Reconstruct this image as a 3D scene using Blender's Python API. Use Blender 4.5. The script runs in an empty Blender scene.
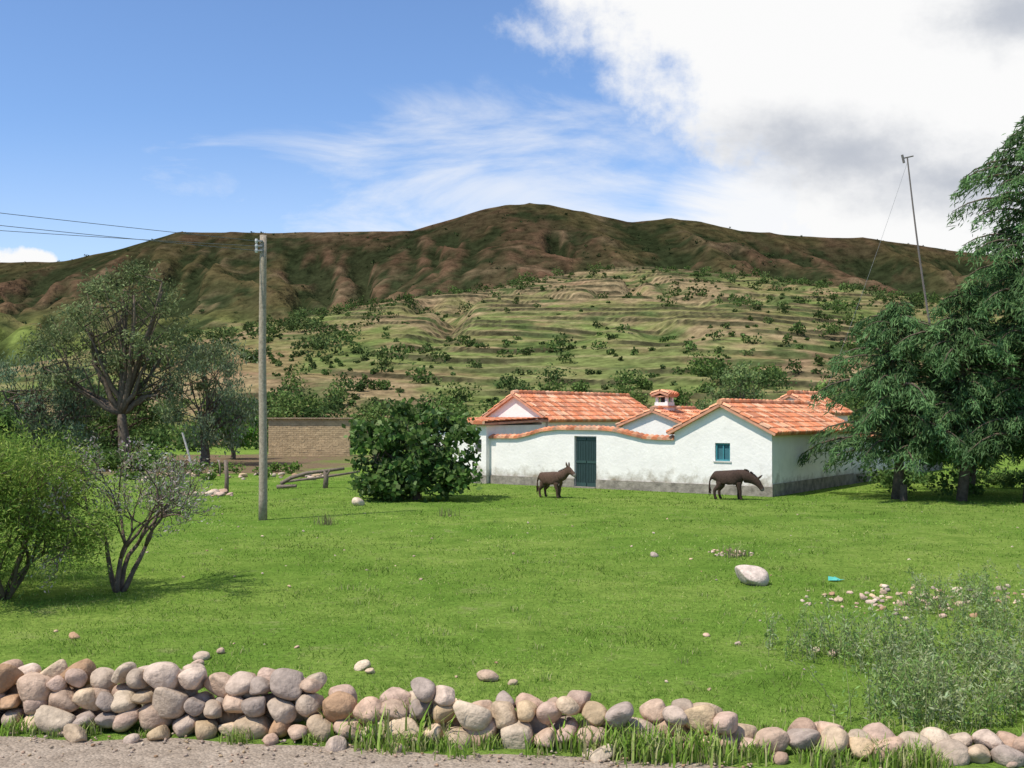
import bpy, math, numpy as np
from mathutils import Vector
rng = np.random.default_rng(7)
scene = bpy.context.scene
try:
    scene.view_settings.view_transform = 'Standard'; scene.view_settings.look = 'None'; scene.view_settings.exposure = 0
except Exception: pass

# ---------------------------------------------------------------- helpers
def _hash(ix, iy, seed):
    h = (ix.astype(np.int64)*374761393 + iy.astype(np.int64)*668265263 + seed*1442695041) & 0xffffffff
    h = ((h ^ (h >> 13))*1274126177) & 0xffffffff
    h = (h ^ (h >> 16)) & 0xffffffff
    return h/4294967295.0
def vnoise(x, y, seed=0):
    x = np.asarray(x, float); y = np.asarray(y, float)
    ix = np.floor(x); iy = np.floor(y); fx = x-ix; fy = y-iy
    fx = fx*fx*(3-2*fx); fy = fy*fy*(3-2*fy)
    a = _hash(ix, iy, seed); b = _hash(ix+1, iy, seed); c = _hash(ix, iy+1, seed); d = _hash(ix+1, iy+1, seed)
    return (a*(1-fx)+b*fx)*(1-fy)+(c*(1-fx)+d*fx)*fy
def fbm(x, y, seed=0, o=4):
    s = 0; amp = .5; tot = 0
    for i in range(o):
        s = s+amp*vnoise(x*2**i+17.3*i, y*2**i-9.1*i, seed+i); tot += amp; amp *= .5
    return s/tot-0.5
def sstep(a, b, x):
    t = np.clip((x-a)/(b-a), 0, 1); return t*t*(3-2*t)

class B:
    def __init__(s): s.V=[]; s.F=[]; s.C=[]; s.n=0
    def add(s, V, F, C):
        V = np.asarray(V, float).reshape(-1, 3); F = np.asarray(F, int).reshape(-1, 4)
        C = np.asarray(C, float)
        if C.ndim == 1: C = np.tile(C, (len(V), 1))
        s.V.append(V); s.F.append(F+s.n); s.C.append(C); s.n += len(V)
    def obj(s, name, mat, parent=None, smooth=False):
        V = np.concatenate(s.V); F = np.concatenate(s.F); C = np.concatenate(s.C)
        me = bpy.data.meshes.new(name)
        me.vertices.add(len(V)); me.vertices.foreach_set('co', V.ravel())
        me.loops.add(F.size); me.loops.foreach_set('vertex_index', np.ascontiguousarray(F).ravel().astype(np.int32))
        me.polygons.add(len(F)); me.polygons.foreach_set('loop_start', np.arange(0, F.size, 4, dtype=np.int32))
        me.update(calc_edges=True)
        me.polygons.foreach_set('use_smooth', np.full(len(F), bool(smooth)))
        a = me.color_attributes.new('Col', 'FLOAT_COLOR', 'POINT')
        a.data.foreach_set('color', np.concatenate([C, np.ones((len(C), 1))], 1).ravel().astype(np.float32))
        me.materials.append(mat)
        o = bpy.data.objects.new(name, me); scene.collection.objects.link(o)
        if parent: o.parent = parent
        return o
def empty(name):
    e = bpy.data.objects.new(name, None); scene.collection.objects.link(e); e.empty_display_size = .2; return e

def unit(a): return a/np.maximum(np.linalg.norm(a, axis=-1, keepdims=True), 1e-9)
_fc = {}
def tubefaces(k, sides):
    if (k, sides) in _fc: return _fc[(k, sides)]
    F = []
    for i in range(k-1):
        for j in range(sides):
            j2 = (j+1) % sides; F.append((i*sides+j, i*sides+j2, (i+1)*sides+j2, (i+1)*sides+j))
    n = k*sides; o = (k-1)*sides
    for j in range(0, sides-1, 2):
        F.append((n, (j+2) % sides, j+1, j)); F.append((n+1, o+j, o+j+1, o+(j+2) % sides))
    _fc[(k, sides)] = np.array(F); return _fc[(k, sides)]
def tube(b, P, R, col, sides=7):
    P = np.asarray(P, float); k = len(P); R = np.broadcast_to(np.asarray(R, float), (k,))
    T = unit(np.gradient(P, axis=0))
    up = np.array([[1., 0, 0]]) if np.abs(T[0, 2]) > .6 else np.array([[0, 0.05, 1.]])
    A = unit(np.cross(T, up)); Bv = np.cross(T, A)
    th = np.linspace(0, 2*np.pi, sides, endpoint=False)
    V = P[:, None]+R[:, None, None]*(np.cos(th)[None, :, None]*A[:, None]+np.sin(th)[None, :, None]*Bv[:, None])
    b.add(np.vstack([V.reshape(-1, 3), P[0], P[-1]]), tubefaces(k, sides), col)
def box(b, M, lo, hi, col):
    x0, y0, z0 = lo; x1, y1, z1 = hi
    c = np.array([(x0,y0,z0),(x1,y0,z0),(x1,y1,z0),(x0,y1,z0),(x0,y0,z1),(x1,y0,z1),(x1,y1,z1),(x0,y1,z1)], float)
    b.add(M(c), [(3,2,1,0),(4,5,6,7),(0,1,5,4),(1,2,6,5),(2,3,7,6),(3,0,4,7)], col)
ID = lambda p: p
def leaves(b, P, size, col, aspect=.5, dirs=None, djit=1.0, cjit=.25, flat=0.0):
    n = len(P); size = np.broadcast_to(np.asarray(size, float), (n,))*rng.uniform(.7, 1.3, n)
    a = rng.normal(size=(n, 3))
    if dirs is not None: a = dirs+a*djit
    a = unit(a); r = rng.normal(size=(n, 3))
    if flat: r = np.cross(a, np.array([0, 0, 1.]))+r*(1-flat)
    c = unit(np.cross(a, np.cross(r, a)) if flat else np.cross(a, r))
    s = size[:, None]
    V = np.stack([P-a*s*.5, P+c*s*aspect*.5, P+a*s*.5, P-c*s*aspect*.5], 1)
    col = np.asarray(col, float); col = np.broadcast_to(col, (n, 3))
    j = rng.uniform(1-cjit, 1+cjit, (n, 1)); C = col*j*rng.uniform(.92, 1.08, (n, 3))
    b.add(V.reshape(-1, 3), np.arange(4*n).reshape(n, 4), np.repeat(C, 4, 0))

def quadsphere(n):
    V = []; F = []
    g = np.tan(np.linspace(-np.pi/4, np.pi/4, n+1))
    for ax in range(3):
        for sg in (-1, 1):
            o = len(V)
            for i in range(n+1):
                for j in range(n+1):
                    p = [0, 0, 0]; p[ax] = sg; p[(ax+1) % 3] = g[i]*sg; p[(ax+2) % 3] = g[j]; V.append(p)
            for i in range(n):
                for j in range(n):
                    F.append((o+i*(n+1)+j, o+(i+1)*(n+1)+j, o+(i+1)*(n+1)+j+1, o+i*(n+1)+j+1))
    V = unit(np.array(V, float)); key = np.round(V, 5)
    u, inv = np.unique(key, axis=0, return_inverse=True); inv = inv.ravel()
    return u, inv[np.array(F)]
QS6 = quadsphere(7); QS4 = quadsphere(4); QS2 = quadsphere(2)
def stone(b, c, h, col, rot=None, qs=QS6, rough=.2, cut=.6, tilt=.45):
    V, F = qs
    V = V.copy(); p = rng.uniform(.7, .98)
    V = np.sign(V)*np.abs(V)**p
    for _ in range(5):
        d = unit(rng.normal(size=3)); V = V*(1+rough*rng.uniform(-1, 1)*(V@d)[:, None])
        d = unit(rng.normal(size=3)); m = (V@d); V = V-np.maximum(m-cut, 0)[:, None]*d*.75
    V = V*np.asarray(h)
    az, ty = rng.uniform(0, 2*np.pi) if rot is None else rot, rng.uniform(-tilt, tilt)
    ca, sa = math.cos(az), math.sin(az); V = V@np.array([[ca, sa, 0], [-sa, ca, 0], [0, 0, 1]])
    ca, sa = math.cos(ty), math.sin(ty); V = V@np.array([[ca, 0, sa], [0, 1, 0], [-sa, 0, ca]])
    b.add(V+np.asarray(c), F, col)

# ---------------------------------------------------------------- materials
def mat_attr(name, rough=.9, amt=.25, scale=6, bump=.0, bscale=30, trans=0.0, spec=.2, detail=4, stain=None, noise=True, diff=False):
    m = bpy.data.materials.new(name); m.use_nodes = True; nt = m.node_tree; N = nt.nodes; L = nt.links
    bs = N['Principled BSDF']
    if diff:
        N.remove(bs); bs = N.new('ShaderNodeBsdfDiffuse'); cin = bs.inputs['Color']; L.new(bs.outputs[0], N['Material Output'].inputs['Surface'])
    else:
        bs.inputs['Roughness'].default_value = rough; bs.inputs['Specular IOR Level'].default_value = spec; cin = bs.inputs['Base Color']
    at = N.new('ShaderNodeAttribute'); at.attribute_name = 'Col'
    geo = N.new('ShaderNodeNewGeometry'); colout = at.outputs['Color']
    if noise:
        nz = N.new('ShaderNodeTexNoise'); nz.inputs['Scale'].default_value = scale; nz.inputs['Detail'].default_value = detail
        nz.inputs['Roughness'].default_value = .65
        L.new(geo.outputs['Position'], nz.inputs['Vector'])
        mr = N.new('ShaderNodeMapRange'); mr.inputs['From Min'].default_value = .3; mr.inputs['From Max'].default_value = .7
        mr.inputs['To Min'].default_value = 1-amt; mr.inputs['To Max'].default_value = 1+amt
        L.new(nz.outputs['Fac'], mr.inputs['Value'])
        vm = N.new('ShaderNodeVectorMath'); vm.operation = 'SCALE'
        L.new(at.outputs['Color'], vm.inputs[0]); L.new(mr.outputs['Result'], vm.inputs['Scale'])
        colout = vm.outputs['Vector']
    for stn in (stain or []):
        n2 = N.new('ShaderNodeTexNoise'); n2.inputs['Scale'].default_value = stn[0]; n2.inputs['Detail'].default_value = 6
        n2.inputs['Roughness'].default_value = .7
        mp = N.new('ShaderNodeMapping'); mp.inputs['Scale'].default_value = stn[3]
        L.new(geo.outputs['Position'], mp.inputs['Vector']); L.new(mp.outputs['Vector'], n2.inputs['Vector'])
        val = n2.outputs['Fac']
        if len(stn) > 5:
            sp = N.new('ShaderNodeSeparateXYZ'); L.new(geo.outputs['Position'], sp.inputs[0])
            zz = N.new('ShaderNodeMapRange'); zz.inputs['From Min'].default_value = .35; zz.inputs['From Max'].default_value = stn[5]
            zz.inputs['To Min'].default_value = .32; zz.inputs['To Max'].default_value = -.1; L.new(sp.outputs['Z'], zz.inputs['Value'])
            ad = N.new('ShaderNodeMath'); L.new(val, ad.inputs[0]); L.new(zz.outputs['Result'], ad.inputs[1]); val = ad.outputs[0]
        r2 = N.new('ShaderNodeMapRange'); r2.inputs['From Min'].default_value = stn[1]; r2.inputs['From Max'].default_value = stn[2]
        L.new(val, r2.inputs['Value'])
        mx = N.new('ShaderNodeMixRGB'); mx.inputs[2].default_value = (*stn[4], 1)
        L.new(r2.outputs['Result'], mx.inputs[0]); L.new(colout, mx.inputs[1]); colout = mx.outputs[0]
    L.new(colout, cin)
    if bump:
        nb = N.new('ShaderNodeTexNoise'); nb.inputs['Scale'].default_value = bscale; nb.inputs['Detail'].default_value = 4
        L.new(geo.outputs['Position'], nb.inputs['Vector'])
        bp = N.new('ShaderNodeBump'); bp.inputs['Strength'].default_value = 1; bp.inputs['Distance'].default_value = bump
        L.new(nb.outputs['Fac'], bp.inputs['Height']); L.new(bp.outputs['Normal'], bs.inputs['Normal'])
    if trans:
        tr = N.new('ShaderNodeBsdfTranslucent'); L.new(colout, tr.inputs['Color'])
        ms = N.new('ShaderNodeMixShader'); ms.inputs[0].default_value = trans
        L.new(bs.outputs[0], ms.inputs[1]); L.new(tr.outputs[0], ms.inputs[2])
        L.new(ms.outputs[0], N['Material Output'].inputs['Surface'])
    return m
M_leaf = mat_attr('leaf', trans=.25, noise=False, diff=True)
M_bark = mat_attr('bark', .95, .35, 8, bump=.02, bscale=25, diff=True)
M_hill = mat_attr('hill_soil', .95, .55, .5, bump=.5, bscale=.8, detail=6, diff=True)
M_mount = mat_attr('mountain_soil', .95, .55, .12, bump=4.0, bscale=.14, detail=7, diff=True)
M_stone = mat_attr('stone', .85, .28, 11, bump=.015, bscale=28, stain=[(7, .60, .78, (1, 1, 1), (.18, .145, .11))], diff=True)
M_plaster = mat_attr('plaster', .9, .06, 1.5, bump=.012, bscale=9, stain=[(1.1, .60, .9, (1.5, 1.5, .35), (.45, .39, .30)), (2.2, .60, .95, (1, 1, 1), (.30, .25, .18), 1.1)], diff=True)
M_plinth = mat_attr('plinth', .95, .4, 3, bump=.03, bscale=8, diff=True)
M_tile = mat_attr('roof_tile', .85, .25, 3, bump=.008, bscale=40, stain=[(2.0, .60, .85, (1, 1, 1), (.20, .12, .085))], diff=True)
M_wood = mat_attr('old_wood', .9, .3, 12, bump=.01, bscale=40)
M_paint = mat_attr('door_paint', .55, .15, 6, bump=.003, bscale=20, spec=.4)
M_grass = mat_attr('grass_blade', trans=.3, noise=False, diff=True)
M_adobe = mat_attr('adobe', .95, .18, 2.2, bump=.03, bscale=9, diff=True)
M_metal = mat_attr('metal_wire', .5, .1, 5, spec=.5)
M_hide = mat_attr('donkey_hide', .8, .3, 18, bump=.01, bscale=60)

def ground_mat():
    m = bpy.data.materials.new('grass_ground'); m.use_nodes = True; nt = m.node_tree; N = nt.nodes; L = nt.links
    N.remove(N['Principled BSDF']); bs = N.new('ShaderNodeBsdfDiffuse'); L.new(bs.outputs[0], N['Material Output'].inputs['Surface'])
    geo = N.new('ShaderNodeNewGeometry')
    def noise(s, d=4, r=.6):
        n = N.new('ShaderNodeTexNoise'); n.inputs['Scale'].default_value = s; n.inputs['Detail'].default_value = d
        n.inputs['Roughness'].default_value = r; L.new(geo.outputs['Position'], n.inputs['Vector']); return n
    def mix(f, a, b2):
        x = N.new('ShaderNodeMixRGB')
        for i, v in enumerate((f, a, b2)):
            if isinstance(v, tuple): x.inputs[i].default_value = (*v, 1)
            elif isinstance(v, (int, float)): x.inputs[i].default_value = v
            else: L.new(v, x.inputs[i])
        return x.outputs[0]
    def rr(v, a, b2, c=0., d=1.):
        r = N.new('ShaderNodeMapRange'); r.inputs['From Min'].default_value = a; r.inputs['From Max'].default_value = b2
        r.inputs['To Min'].default_value = c; r.inputs['To Max'].default_value = d; L.new(v, r.inputs['Value']); return r.outputs['Result']
    def mth(op, a, b2):
        x = N.new('ShaderNodeMath'); x.operation = op
        for i, v in enumerate((a, b2)):
            if isinstance(v, (int, float)): x.inputs[i].default_value = v
            else: L.new(v, x.inputs[i])
        return x.outputs[0]
    n1 = noise(.16, 5, .7); n2 = noise(1.1, 7, .75); n3 = noise(11, 4, .8)
    c = mix(rr(n1.outputs['Fac'], .40, .60), (.155, .265, .04), (.255, .345, .07))
    c = mix(rr(n2.outputs['Fac'], .48, .66, 0, .85), c, (.105, .19, .028))
    c = mix(rr(n2.outputs['Fac'], .43, .33, 0, .6), c, (.31, .31, .13))
    c = mix(rr(n3.outputs['Fac'], .42, .66, 0, .7), c, (.075, .125, .022))
    sp = N.new('ShaderNodeSeparateXYZ'); L.new(geo.outputs['Position'], sp.inputs[0])
    yy = mth('ADD', sp.outputs['Y'], rr(n1.outputs['Fac'], .3, .7, -4, 4))
    xx = mth('ADD', sp.outputs['X'], rr(n1.outputs['Fac'], .3, .7, 3, -3))
    d = mth('MULTIPLY', mth('MULTIPLY', rr(yy, 50, 54), rr(yy, 76, 80, 1, 0)), mth('MULTIPLY', rr(xx, -60, -50), rr(xx, -12, -8, 1, 0)))
    d = mth('MULTIPLY', d, rr(n2.outputs['Fac'], .3, .5, .25, 1))
    c = mix(d, c, (.19, .13, .085))
    far = rr(sp.outputs['Y'], 85, 130)
    c = mix(far, c, (.10, .12, .04))
    L.new(c, bs.inputs['Color'])
    bp = N.new('ShaderNodeBump'); bp.inputs['Distance'].default_value = .08
    h = mth('ADD', n3.outputs['Fac'], n2.outputs['Fac']); L.new(h, bp.inputs['Height']); L.new(bp.outputs['Normal'], bs.inputs['Normal'])
    return m
def gravel_mat():
    m = bpy.data.materials.new('gravel'); m.use_nodes = True; nt = m.node_tree; N = nt.nodes; L = nt.links
    bs = N['Principled BSDF']; bs.inputs['Roughness'].default_value = .95
    geo = N.new('ShaderNodeNewGeometry')
    v = N.new('ShaderNodeTexVoronoi'); v.inputs['Scale'].default_value = 38; L.new(geo.outputs['Position'], v.inputs['Vector'])
    n = N.new('ShaderNodeTexNoise'); n.inputs['Scale'].default_value = 3; n.inputs['Detail'].default_value = 8; n.inputs['Roughness'].default_value = .75
    L.new(geo.outputs['Position'], n.inputs['Vector'])
    r = N.new('ShaderNodeValToRGB'); e = r.color_ramp.elements
    e[0].position = .3; e[0].color = (.22, .165, .115, 1); e[1].position = .72; e[1].color = (.40, .32, .24, 1)
    L.new(n.outputs['Fac'], r.inputs[0])
    s = N.new('ShaderNodeSeparateXYZ'); L.new(v.outputs['Color'], s.inputs[0])
    mr = N.new('ShaderNodeMapRange'); mr.inputs['To Min'].default_value = .75; mr.inputs['To Max'].default_value = 1.2; L.new(s.outputs[0], mr.inputs['Value'])
    vm = N.new('ShaderNodeVectorMath'); vm.operation = 'SCALE'; L.new(r.outputs[0], vm.inputs[0]); L.new(mr.outputs['Result'], vm.inputs['Scale'])
    L.new(vm.outputs[0], bs.inputs['Base Color'])
    bp = N.new('ShaderNodeBump'); bp.inputs['Distance'].default_value = .012; bp.invert = True
    L.new(v.outputs['Distance'], bp.inputs['Height']); L.new(bp.outputs['Normal'], bs.inputs['Normal'])
    return m

# ---------------------------------------------------------------- ground & road
b = B()
xs = np.linspace(-3000, 3000, 13); ys = np.linspace(-600, 4000, 11)
X, Y = np.meshgrid(xs, ys); nx = len(xs)
V = np.stack([X, Y, 0*X], -1).reshape(-1, 3)
F = [(j*nx+i, j*nx+i+1, (j+1)*nx+i+1, (j+1)*nx+i) for j in range(len(ys)-1) for i in range(nx-1)]
b.add(V, F, (.1, .2, .03)); b.obj('ground', ground_mat())
def road_edge(x): return 9.08-.138*x+.35*fbm(np.asarray(x)*1.3, np.zeros_like(x)+3., 5)
b = B()
xs = np.arange(-40, 40.01, .12); e = road_edge(xs)
rows = [np.full_like(xs, -4.0)-.138*xs, e-2.0, e-.5, e]
zs = [.03, .03, .02, .004]
V = np.concatenate([np.stack([xs, r, np.full_like(xs, z)], -1) for r, z in zip(rows, zs)])
nx = len(xs)
F = [(j*nx+i, j*nx+i+1, (j+1)*nx+i+1, (j+1)*nx+i) for j in range(3) for i in range(nx-1)]
b.add(V, F, (.3, .26, .2)); b.obj('gravel_road', gravel_mat(), smooth=True)
STONES = np.array([(.52, .38, .23), (.49, .35, .25), (.45, .35, .26), (.58, .46, .33), (.43, .27, .16), (.52, .37, .28), (.36, .285, .23), (.56, .42, .28), (.50, .34, .24), (.57, .44, .34)])*.90
def scol(): return STONES[rng.integers(len(STONES))]*rng.uniform(.82, 1.15)
b = B()
for i in range(800):
    x = rng.uniform(-7, 7); e_ = float(road_edge(np.array([x]))[0]); y = e_-abs(rng.normal(0, .5))+.06; r = rng.uniform(.006, .022)
    stone(b, (x, y, .02+r*.3), (r, r*.8, r*.6), scol()*.8, qs=QS2)
b.obj('road_pebbles', M_stone, smooth=True)

# ---------------------------------------------------------------- stone wall
def wallY(x): return 9.42-.106*(x)
def wallH(x): return np.interp(x, [-9, -4.7, -2, -1, 0, 1, 1.8, 2.4, 4.3, 9], [.55, .55, .48, .42, .42, .34, .28, .22, .20, .20])
b = B()
for layer, dy in ((0, 0.0), (1, .27)):
    for r in range(4):
        x = -9+rng.uniform(0, .2)
        while x < 9:
            big = rng.uniform() < .45
            hx = rng.uniform(.125, .17) if big else rng.uniform(.085, .13); hz = hx*rng.uniform(.75, .98)
            z = .09+r*.175+rng.uniform(-.03, .03)+.03*math.sin(x*3)
            H = float(wallH(x))+.05*math.sin(x*5.1)+rng.uniform(-.04, .05)
            x += hx
            if z+hz*.5 < H or (r == 0 and layer == 0):
                stone(b, (x, wallY(x)+dy+rng.uniform(-.06, .06)-.03*(r == 0)+.04*r*(1-layer), z), (hx*1.1, rng.uniform(.12, .17), hz), scol(), rot=rng.uniform(-.5, .5), rough=.15, cut=.68)
            x += hx*.92
for i in range(60):
    x = rng.uniform(-9, 9); r = rng.uniform(.05, .12)
    s = rng.choice([-1, 1]); stone(b, (x, wallY(x)+(-.25 if s < 0 else .5)+rng.uniform(-.1, .12), r*.35), (r*1.2, r, r*.7), scol())
b.obj('stone_wall', M_stone, smooth=True)

b = B(); rs = rng; rng = np.random.default_rng(12); stone(b, (4.18, 18.3, .15), (.33, .27, .20), (.56, .45, .37), rot=.1, rough=.10, cut=.55, tilt=.03); rng = rs; b.obj('boulder', M_stone, smooth=True)
b = B()
def rk(px, Yd, r, c=None): stone(b, (px, Yd, r*.3), (r*1.2, r, r*.7), scol()*1.1 if c is None else c, qs=QS4)
for (x, y, r) in [(-1.73, 12.2, .1), (-1.62, 12.0, .06), (-3.75, 12.7, .1), (-3.7, 12.4, .07), (-3.6, 13, .06), (-5.8, 13.9, .08), (2.95, 21.9, .1),
                  (-5.0, 34.3, .22), (3.95, 12.9, .08), (3.8, 13.1, .06), (-.25, 11.7, .12), (0, 11.5, .06), (2.6, 14, .05), (2.9, 13.5, .05)]:
    rk(x, y, r)
for i in range(40): rk(rng.uniform(4.2, 5.2), 22.3+rng.normal(0, .25), rng.uniform(.015, .05))
for i in range(190):
    t = rng.uniform(0, 1); x = 4.9+t*4.6+rng.normal(0, .3); y = 16.2+1.2*t+rng.normal(0, .6); rk(x, y, rng.uniform(.012, .06)*(1.4 if rng.uniform() < .1 else 1))
for i in range(110): rk(rng.uniform(-12, 14), rng.uniform(11, 32), rng.uniform(.012, .035))
for i in range(45):
    t = rng.uniform(0, 1); rk(-12.6+t*2.2+rng.normal(0, .2), 38.6+rng.normal(0, .4), rng.uniform(.06, .17))
for i in range(45): rk(rng.uniform(-17, -9), 50+rng.normal(0, 1.2), rng.uniform(.07, .22))
b.obj('loose_rocks', M_stone, smooth=True)

# ---------------------------------------------------------------- grass
def grass(n, ymin, ymax, hmin, hmax, seed):
    y = np.exp(rng.uniform(np.log(ymin), np.log(ymax), n)); x = rng.uniform(-1, 1, n)*(y*.56+1.5)
    keep = (y > wallY(x)+.35)
    dens = fbm(x*.8, y*.8, seed)+.5
    keep &= rng.uniform(0, 1, n) < np.clip(dens*1.8-.3, .05, 1)
    x = x[keep]; y = y[keep]; n = len(x)
    clump = sstep(.05, .3, fbm(x*1.7, y*1.7, seed+9))
    h = rng.uniform(hmin, hmax, n)*(1+1.4*clump); w = np.maximum(.0035, y*.00042)
    az = rng.uniform(0, 2*np.pi, n); lean = rng.uniform(.3, 1.3, n)*h
    P = np.stack([x, y, np.zeros(n)], -1)
    s = np.stack([np.cos(az), np.sin(az), 0*az], -1)*w[:, None]
    l2 = rng.uniform(0, 2*np.pi, n); tip = P+np.stack([np.cos(l2)*lean, np.sin(l2)*lean, h], -1)
    V = np.stack([P-s, P+s, tip+s*.25, tip-s*.25], 1).reshape(-1, 3)
    base = np.array([.21, .335, .055])*np.ones((n, 1)); yel = np.array([.37, .39, .14]); dk = np.array([.12, .225, .03])
    t = rng.uniform(0, 1, (n, 1)); c = np.where(t > .85, yel, np.where(t < .3, dk, base))*rng.uniform(.75, 1.25, (n, 1))
    c = c*(1+1.0*fbm(x*.25, y*.25, 77)+.6*fbm(x*1.2, y*1.2, 78))[:, None]*(1-.3*clump[:, None])
    bb = B(); bb.add(V, np.arange(4*n).reshape(n, 4), np.repeat(c, 4, 0)); return bb
g = grass(200000, 9.2, 50, .014, .036, 3)
def tufts(bb, pts, n, h, spread, cols):
    for (x, y, k) in pts:
        m = int(n*rng.uniform(.6, 1.3)); hh = h*k*rng.uniform(.5, 1.1, m)
        az = rng.uniform(0, 2*np.pi, m); ln = rng.uniform(.1, .75, m)*hh
        P = np.stack([x+rng.normal(0, spread*k, m), y+rng.normal(0, spread*k, m), np.zeros(m)], -1)
        D = np.stack([np.cos(az), np.sin(az), 0*az], -1); S = np.stack([-np.sin(az), np.cos(az), 0*az], -1)*(.005*k+.002)
        mid = P+D*ln[:, None]*.3+np.array([0, 0, 1.])*hh[:, None]*.6; tip = P+D*ln[:, None]+np.array([0, 0, 1.])*hh[:, None]*.95
        c = np.array(cols)[rng.integers(len(cols), size=m)]*rng.uniform(.75, 1.25, (m, 1))
        V = np.stack([P-S, P+S, mid+S*.8, mid-S*.8, tip+S*.1, tip-S*.1], 1).reshape(-1, 3)
        o = np.arange(m)[:, None]*6
        F = np.concatenate([o+np.array([[0, 1, 2, 3]]), o+np.array([[3, 2, 4, 5]])])
        bb.add(V, F, np.repeat(c, 6, 0))
GC = [(.22, .36, .055), (.17, .28, .04), (.30, .38, .10), (.36, .35, .16)]
pts = [(x, wallY(x)-.22+rng.normal(0, .08), rng.uniform(.4, 1.2)) for x in np.concatenate([rng.uniform(-1.6, 6.5, 36), rng.normal(-.9, .3, 12), rng.normal(1.2, .25, 14), rng.normal(3.2, .3, 10)])]
pts += [(x, wallY(x)-.2+rng.normal(0, .06), rng.uniform(.4, .9)) for x in rng.uniform(-7, 0, 30)]
pts += [(-.95+rng.normal(0, .2), wallY(-.9)+.1+rng.normal(0, .12), 2.0) for _ in range(7)]+[(1.1+rng.normal(0, .25), wallY(1.1)-.25+rng.normal(0, .1), 1.6) for _ in range(8)]
pts += [(x, wallY(x)+.55+rng.normal(0, .15), rng.uniform(.4, 1.0)) for x in rng.uniform(-8, 8, 110)]
tufts(g, pts, 45, .19, .07, GC)
yy = np.exp(rng.uniform(np.log(10), np.log(40), 170)); pts = [(rng.uniform(-.52, .52)*y, y, rng.uniform(.3, .8)) for y in yy]
tufts(g, pts, 24, .12, .12, GC)
pts = [(-5.05, 28.3, 1.6), (-4.95, 28.2, 1.2), (-1.9, 30.6, 1.5), (4.6, 21.8, 1.3), (4.8, 21.9, 1.0)]
tufts(g, pts, 40, .22, .10, [(.2, .17, .1), (.17, .2, .07), (.25, .26, .12)])
g.obj('grass', M_grass)

b = B()
wp = [(rng.uniform(3.2, 6.5), rng.uniform(9.9, 13.5)) for _ in range(75)]+[(rng.uniform(6.0, 9), rng.uniform(12.5, 17)) for _ in range(45)]+[(rng.uniform(3.6, 6), rng.uniform(9.6, 10.8)) for _ in range(30)]
for (x, y) in wp:
    if (x-2.6) < rng.uniform(0, 1.4): continue
    for s in range(rng.integers(5, 11)):
        az = rng.uniform(0, 6.28); h = rng.uniform(.2, .68); ln = rng.uniform(.1, .7)*h
        t = np.linspace(0, 1, 5)[:, None]
        p0 = np.array([x+rng.normal(0, .15), y+rng.normal(0, .15), 0]); D = np.array([math.cos(az), math.sin(az), 0])
        P = p0+D*ln*t**1.6+np.array([0, 0, h])*t
        tube(b, P, np.linspace(.004, .002, 5), (.25, .27, .12), 4)
        m = 26; tt = rng.uniform(.1, 1, (m, 1)); Q = p0+D*ln*tt**1.6+np.array([0, 0, h])*tt+rng.normal(0, .03, (m, 3))
        gcol = [(.22, .31, .10), (.31, .36, .18), (.17, .27, .07)][rng.integers(3)]
        leaves(b, Q, .06, gcol, .28, dirs=np.array([D[0]*.6, D[1]*.6, .6]), djit=.6)
b.obj('roadside_weeds', M_leaf)

# ---------------------------------------------------------------- hills
def ridge(X, Y, pts, sf, sb, cross=False):
    H = np.full(X.shape, -1e9)
    for (x0, y0, z0), (x1, y1, z1) in zip(pts[:-1], pts[1:]):
        dx, dy = x1-x0, y1-y0; t = np.clip(((X-x0)*dx+(Y-y0)*dy)/(dx*dx+dy*dy), 0, 1)
        cx = x0+t*dx; cy = y0+t*dy; d = np.hypot(X-cx, Y-cy)
        fr = (dx*(Y-y0)-dy*(X-x0) < 0) if cross else (Y < cy)
        H = np.maximum(H, z0+t*(z1-z0)-np.where(fr, sf, sb)*d)
    return H
def smax(a, b_, k):
    h = np.clip(.5+.5*(a-b_)/k, 0, 1); return b_*(1-h)+a*h+k*h*(1-h)
def blur(H, r):
    P = np.pad(H, r, mode='edge')
    for ax in (0, 1):
        c = np.cumsum(P, axis=ax); n = 2*r
        P = (np.take(c, np.arange(n, c.shape[ax]), ax)-np.take(c, np.arange(0, c.shape[ax]-n), ax))/n
    return P[:H.shape[0], :H.shape[1]]
MAIN = [(-900, 900, 105), (-525, 900, 131), (-439, 900, 134), (-387, 900, 134), (-327, 900, 147), (-285, 900, 160), (-207, 900, 159), (-139, 900, 160), (-70, 900, 161), (-45, 900, 169),
        (-25, 900, 179), (-5, 900, 183), (30, 900, 183.5), (55, 900, 178), (101, 900, 168), (135, 900, 171.5), (160, 900, 169), (195, 900, 161), (247, 900, 156), (307, 900, 154), (384, 900, 143), (439, 900, 137), (590, 900, 118), (900, 900, 80)]
SP = [[(-285, 900, 158), (-200, 760, 108), (-110, 620, 52)], [(15, 900, 183), (-40, 800, 126), (-82, 650, 80), (-106, 500, 38)],
      [(135, 900, 170), (150, 760, 122), (160, 600, 70)], [(300, 900, 153), (330, 750, 108), (340, 600, 60)], [(60, 900, 175), (70, 760, 122), (60, 600, 70)],
      [(-400, 600, 85), (-219, 450, 52), (-160, 430, 42), (-104, 395, 26), (-70, 330, 8)], [(-387, 900, 132), (-380, 700, 92), (-400, 600, 85)],
      [(-240, 900, 157), (-275, 740, 98), (-250, 600, 55)], [(220, 900, 158), (240, 760, 112), (250, 600, 60)], [(440, 900, 136), (430, 750, 95), (420, 600, 50)]]
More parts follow.
